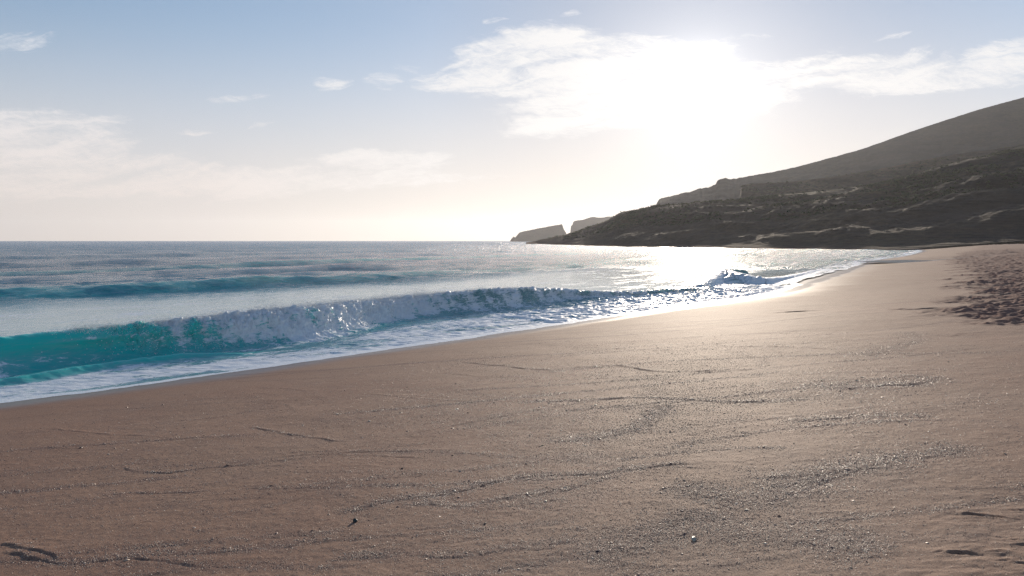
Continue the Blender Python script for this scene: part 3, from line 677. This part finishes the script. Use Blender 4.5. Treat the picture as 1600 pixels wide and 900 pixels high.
def hill(name, foot, ridge, mat, nc=420, nr=90, back=1.5, power=1.0, rough=(3.0, .03), toe=-1.0, benches=None, seed=0, jag=0.0, label=None):
    """foot: (px, Y, z) ; ridge: (px, py, Y). A slope from foot to ridge with its own back slope."""
    foot = np.array(foot, float); ridge = np.array(ridge, float)
    # walk both lines together by fraction
    pxs = np.linspace(ridge[0, 0], ridge[-1, 0], nc)
    ry = np.interp(pxs, ridge[:, 0], ridge[:, 1]); rY = np.interp(pxs, ridge[:, 0], ridge[:, 2])
    ry = ry + jag * fbm(pxs * .07, pxs * 0 + seed, 4, seed + 1, .65) * (.25 + .75 * smooth(1260, 1140, pxs))
    fY = np.interp(pxs, foot[:, 0], foot[:, 1]); fz = np.interp(pxs, foot[:, 0], foot[:, 2])
    Rw = np.array([PY(a, b, c) for a, b, c in zip(pxs, ry, rY)])
    Fw = np.array([[(a - 800) / F * y / (math.cos(PITCH)) , y, z] for a, y, z in zip(pxs, fY, fz)])
    Fw[:, 0] = Rw[:, 0] / Rw[:, 1] * Fw[:, 1]
    u = np.r_[np.linspace(0, 1, nr), 1 + np.linspace(0, 1, nr // 2)[1:] * back]
    U = u[:, None]
    x = Fw[None, :, 0] + (Rw[:, 0] - Fw[:, 0])[None] * U; y = Fw[None, :, 1] + (Rw[:, 1] - Fw[:, 1])[None] * U
    sU = np.clip(U, 0, 1); zf = sU ** power
    hh = (Rw[:, 2] - Fw[:, 2])[None]
    if benches:
        for (u0, wid, amt) in benches: zf = zf + amt * (smooth(u0 - wid, u0 + wid, sU) - sU)
    z = Fw[None, :, 2] + hh * zf - np.where(U > 1, hh * ((U - 1) / back) ** 1.6 * 1.1, 0)
    env = np.clip(4 * sU * (1 - sU), 0, 1) ** .7 + .0 * U
    A, fr = rough
    z = z + env * (A * fbm(x * fr, y * fr, 5, seed + 11, .55) + .35 * A * ridged(x * fr * 3, y * fr * 3, 4, seed + 21) * .6) * np.clip(hh / 25, .1, 1.3)
    # skirt below the foot
    x = np.vstack([x[:1], x]); y = np.vstack([y[:1], y]); z = np.vstack([z[:1] + toe - 3, z])
    z[-1] = np.minimum(z[-1], -4)
    o = mesh_obj(name, np.stack([x, y, z], -1).reshape(-1, 3), grid_faces(*x.shape), mat)
    tag(o, kind='structure'); return x, y, z
# nearest headland running down to the point
H1 = hill('headland', [(822, 640, -.5), (840, 640, -.4), (900, 470, -.3), (960, 385, -.3), (1020, 345, -.3), (1100, 310, -.3), (1200, 284, -.3), (1300, 262, -.3), (1400, 243, -.2), (1440, 238, .2), (1500, 236, 1.3), (1600, 232, 2.7), (1800, 220, 6)],
     [(822, 379.5, 660), (838, 376, 664), (862, 371, 650), (885, 365.5, 620), (908, 359, 600), (925, 353, 590), (950, 344, 570), (965, 333, 560), (975, 330.5, 555), (1000, 326, 540), (1022, 321, 525), (1040, 320, 515), (1100, 315, 490), (1157, 311, 475), (1200, 306, 465),
      (1300, 297, 455), (1360, 289, 450), (1400, 280, 450), (1450, 266, 450), (1500, 252, 450), (1550, 240, 450), (1600, 228, 450), (1700, 205, 440), (1850, 180, 420)],
     mh1, nc=700, nr=150, back=.8, power=1.05, rough=(2.3, .022), benches=[(.12, .07, .07), (.32, .04, .05), (.48, .03, .05), (.68, .03, .04), (.85, .03, .04)], seed=5, jag=1.2)
# flat-topped block behind it
H2 = hill('hill', [(1150, 560, 0), (1900, 520, 0)],
     [(1146, 345, 700), (1155, 318, 700), (1157, 300, 700), (1159, 289, 700), (1175, 287, 700), (1220, 285, 700), (1260, 281, 700), (1300, 276, 700), (1340, 270, 700), (1400, 259, 700), (1440, 250, 700), (1500, 240, 700), (1560, 232, 700), (1620, 222, 700), (1900, 190, 690)],
     mh1, nc=420, nr=90, back=.6, power=.8, rough=(4.0, .02), seed=35, jag=1.6)
# high back ridge
H3 = hill('hill', [(1015, 800, -1), (1900, 760, 0)],
     [(1008, 345, 1150), (1022, 325, 1150), (1026, 318, 1150), (1030, 311, 1150), (1038, 308, 1150), (1052, 306, 1150), (1068, 301, 1150), (1082, 299, 1150), (1090, 295, 1150), (1105, 293, 1150), (1118, 288, 1150), (1122, 281, 1150), (1132, 278.5, 1150), (1142, 280, 1150), (1160, 277, 1150), (1200, 270, 1150), (1240, 262, 1150), (1300, 246, 1150),
      (1350, 232, 1150), (1400, 214, 1150), (1440, 200, 1150), (1480, 187, 1150), (1530, 171, 1150), (1570, 160, 1150), (1600, 152, 1150), (1660, 138, 1150), (1800, 120, 1120), (1950, 118, 1100)],
     mh2, nc=600, nr=110, back=.6, power=1.15, rough=(7, .008), seed=55, jag=1.5)
# two rock stacks at sea beyond the point
H4 = hill('island', [(796, 2480, -1), (895, 2480, -1)],
     [(797, 376.3, 2500), (799, 373, 2500), (802, 369.5, 2500), (805, 371, 2500), (809, 366, 2500), (812, 363, 2500), (820, 361, 2500), (835, 358.5, 2500), (850, 355, 2500), (865, 352.5, 2500), (878, 350, 2500), (879.5, 353, 2500), (881, 358, 2500), (884, 363, 2500), (890, 376, 2500)],
     mh2, nc=220, nr=30, back=4, power=.45, rough=(3, .01), seed=75, jag=.5)
H5 = hill('island', [(889, 2780, -1), (1000, 2780, -1)],
     [(890, 376, 2800), (892, 353, 2800), (894, 352, 2800), (896, 346, 2800), (899, 345, 2800), (910, 343.5, 2800), (920, 340.5, 2800), (927, 339, 2800), (940, 340, 2800), (955, 338, 2800), (990, 350, 2800)],
     mh2, nc=160, nr=30, back=4, power=.45, rough=(3, .01), seed=95, jag=.6)

# scrub growing over the slopes
mscrub, t, out = material('scrub_leaves')
cv = t.attr('tint'); 
lc = t.mix(cv, (.022, .030, .014), (.075, .075, .034))
p = t.n('ShaderNodeBsdfPrincipled', ins={'Base Color': lc, 'Roughness': .8, 'Specular IOR Level': .2}); t.link(p.outputs[0], out.inputs[0])
def scatter_scrub(H, n, rmin, rmax, seed, u0=.10):
    x, y, z = H; nr_, nc_ = x.shape; r0 = int(nr_ * u0)
    r = np.random.default_rng(seed); I = r.uniform(r0, nr_ * .675, n * 3); J = r.uniform(0, nc_ - 1.01, n * 3)
    i = I.astype(int); j = J.astype(int)
    X_, Y_, Z_ = x[i, j], y[i, j], z[i, j]
    dens = fbm(X_ * .02, Y_ * .02, 4, seed) + .25
    k = (r.random(n * 3) < np.clip(dens * 1.6, .04, 1)) & (Z_ > 5); X_, Y_, Z_ = X_[k][:n], Y_[k][:n], Z_[k][:n]
    m = len(X_); per = 7; sz = r.uniform(rmin, rmax, m) 
    off = r.normal(0, .45, (m, per, 3)); off[..., 2] = np.abs(off[..., 2]) * .6
    c = np.stack([X_, Y_, Z_], -1)[:, None] + off * sz[:, None, None]
    tint = np.repeat(r.random(m), per)
    return c.reshape(-1, 3), np.repeat(sz, per) * r.uniform(.3, .55, m * per), tint
parts = [scatter_scrub(H1, 6000, .35, 1.1, 801, .30), scatter_scrub(H2, 1800, .6, 1.5, 811)]
C_ = np.concatenate([a[0] for a in parts]); Z_ = np.concatenate([a[1] for a in parts]); T_ = np.concatenate([a[2] for a in parts])
tag(bits('scrub', C_, Z_, mscrub, attrs={'tint': T_}), 'dark low scrub covering the hillsides above the bay', 'scrub', kind='stuff')

# ------------------------------------------------------------ shell grit lying on the sand
mgrit, t, out = material('shell_grit')
tn = t.attr('tint')
cr = t.n('ShaderNodeValToRGB', ins={0: tn}); e = cr.color_ramp; e.interpolation = 'LINEAR'
for k, (p_, c_) in enumerate([(0, (.05, .030, .034)), (.22, (.20, .115, .10)), (.55, (.33, .22, .16)), (.80, (.48, .36, .27)), (1, (.62, .54, .46))]):
    el = e.elements[k] if k < 2 else e.elements.new(p_); el.position = p_; el.color = (*c_, 1)
p = t.n('ShaderNodeBsdfPrincipled', ins={'Base Color': cr.outputs[0], 'Roughness': .42}); t.link(p.outputs[0], out.inputs[0])
n = 1300000
a = RNG.uniform(R(-40), R(40), n); r = np.exp(RNG.uniform(math.log(2.9), math.log(22), n))
x = r * np.sin(a); y = r * np.cos(a)
fj = np.clip(np.interp(a, GA, np.arange(len(GA))), 0, len(GA) - 1.001); fi = np.clip(np.interp(r, GRR, np.arange(len(GRR))), 0, len(GRR) - 1.001)
ii = fi.astype(int); jj = fj.astype(int); fi -= ii; fj -= jj
look = lambda q: (q[ii, jj] * (1 - fi) * (1 - fj) + q[ii + 1, jj] * fi * (1 - fj) + q[ii, jj + 1] * (1 - fi) * fj + q[ii + 1, jj + 1] * fi * fj)
z, s, g, tm = look(GZ), look(GS), look(GG), look(GT)
u_ = x / y
broad = smooth(-.35, .12, u_) * smooth(.62, .40, u_) * smooth(-.45, .35, fbm(x * .55, y * .55, 3, 901) + .22)
clump = smooth(-.1, .45, fbm(x * 2.2, y * 2.2, 3, 905)) 
den = .10 + .60 * broad * (.6 + .4 * clump) + .95 * np.clip(g, 0, 1.2) * (.4 + .6 * clump) + .12 * clump * smooth(9, 4, r)
den *= smooth(1.2, 4, s) * (1 - tm) * smooth(22, 12, r)
k = RNG.random(n) < den
x, y, z, r, g = x[k], y[k], z[k], r[k], g[k]; m_ = len(x)
sz = (.0017 + .0034 * RNG.random(m_) ** 2.5) * (1 + .35 * np.clip(g, 0, 1)) * np.clip(r / 5, .8, 2.0) * np.where(RNG.random(m_) < .004, 2.6, 1)
st = np.stack([np.ones(m_), RNG.uniform(.6, 1, m_), RNG.uniform(.25, .6, m_)], -1)
tt = RNG.random(m_)
o = bits('shell_grit', np.stack([x, y, z + sz * .05], -1), sz, mgrit, attrs={'tint': tt}, stretch=st)
tag(o, 'coarse shell grit and small pebbles strewn in bands over the sand', 'grit', kind='stuff')
print('GRIT', m_)

# single stones and shells
def stone(name, px, py, size, mat, label, cat, seed, flat=.7):
    c = on_sand(px, py); zz = float(sand_height(np.array([c[0]]), np.array([c[1]]))[0][0])
    import bmesh
    bm = bmesh.new(); bmesh.ops.create_icosphere(bm, subdivisions=3, radius=1)
    r = random.Random(seed); cuts = [(Vector((r.uniform(-1, 1), r.uniform(-1, 1), r.uniform(-.6, 1))).normalized(), r.uniform(.55, .85)) for _ in range(9)]
    for v in bm.verts:
        for n_, d_ in cuts:
            e = v.co.dot(n_) - d_
            if e > 0: v.co -= n_ * e * .9
        v.co = Vector((v.co.x * size[0], v.co.y * size[1], v.co.z * size[2]))
    me = bpy.data.meshes.new(name); bm.to_mesh(me); bm.free(); me.materials.append(mat)
    o = bpy.data.objects.new(name, me); COL.objects.link(o); o.location = (c[0], c[1], zz + size[2] * .55); o.rotation_euler = (r.uniform(-.2, .2), r.uniform(-.2, .2), r.uniform(0, 6))
    return tag(o, label, cat)
def stone_mat(name, c, ro):
    m, t, out = material(name); nn = t.noise(t.pos(), 160, 4, .6)
    b = t.n('ShaderNodeBump', ins={'Height': nn, 'Distance': .003, 'Strength': .6})
    p = t.n('ShaderNodeBsdfPrincipled', ins={'Base Color': t.mix(nn, tuple(q * .6 for q in c), tuple(min(1, q * 1.5) for q in c)), 'Roughness': ro, 'Normal': b.outputs[0]})
    t.link(p.outputs[0], out.inputs[0]); return m
mdark = stone_mat('dark_stone', (.018, .030, .030), .35); mshell = stone_mat('shell', (.35, .30, .22), .3); mbrown = stone_mat('brown_stone', (.05, .032, .028), .5)
stone('stone', 555, 813, (.021, .019, .018), mdark, 'blackish green angular stone alone on the sand left of centre', 'stone', 3)
stone('shell', 1084, 839, (.040, .018, .012), mshell, 'flat pale shell fragment in the grit at lower right of centre', 'shell', 8)
stone('pebble', 628, 733, (.013, .011, .010), mbrown, 'tiny dark pebble on smooth sand above the greenish stone', 'pebble', 12)
stone('pebble', 758, 815, (.018, .010, .007), mbrown, 'thin dark pebble to the right of the greenish stone', 'pebble', 15)

# ------------------------------------------------------------ air
hm = bpy.data.materials.new('haze'); hm.use_nodes = True; hm.node_tree.nodes.clear(); t = NT(hm.node_tree)
out = t.n('ShaderNodeOutputMaterial'); pv_ = t.n('ShaderNodeVolumePrincipled', ins={'Color': (.93, .95, 1.0, 1), 'Density': .00006, 'Anisotropy': .52})
t.link(pv_.outputs[0], out.inputs['Volume'])
v = np.array([(sx * 9100, sy * 9100, zz) for zz in (-12, 245) for sx, sy in ((-1, -1), (1, -1), (1, 1), (-1, 1))], float)
f = np.array([(3, 2, 1, 0), (4, 5, 6, 7), (0, 1, 5, 4), (1, 2, 6, 5), (2, 3, 7, 6), (3, 0, 4, 7)])
HZ = mesh_obj('haze', v, f, hm, smooth_=False); tag(HZ, kind='stuff')
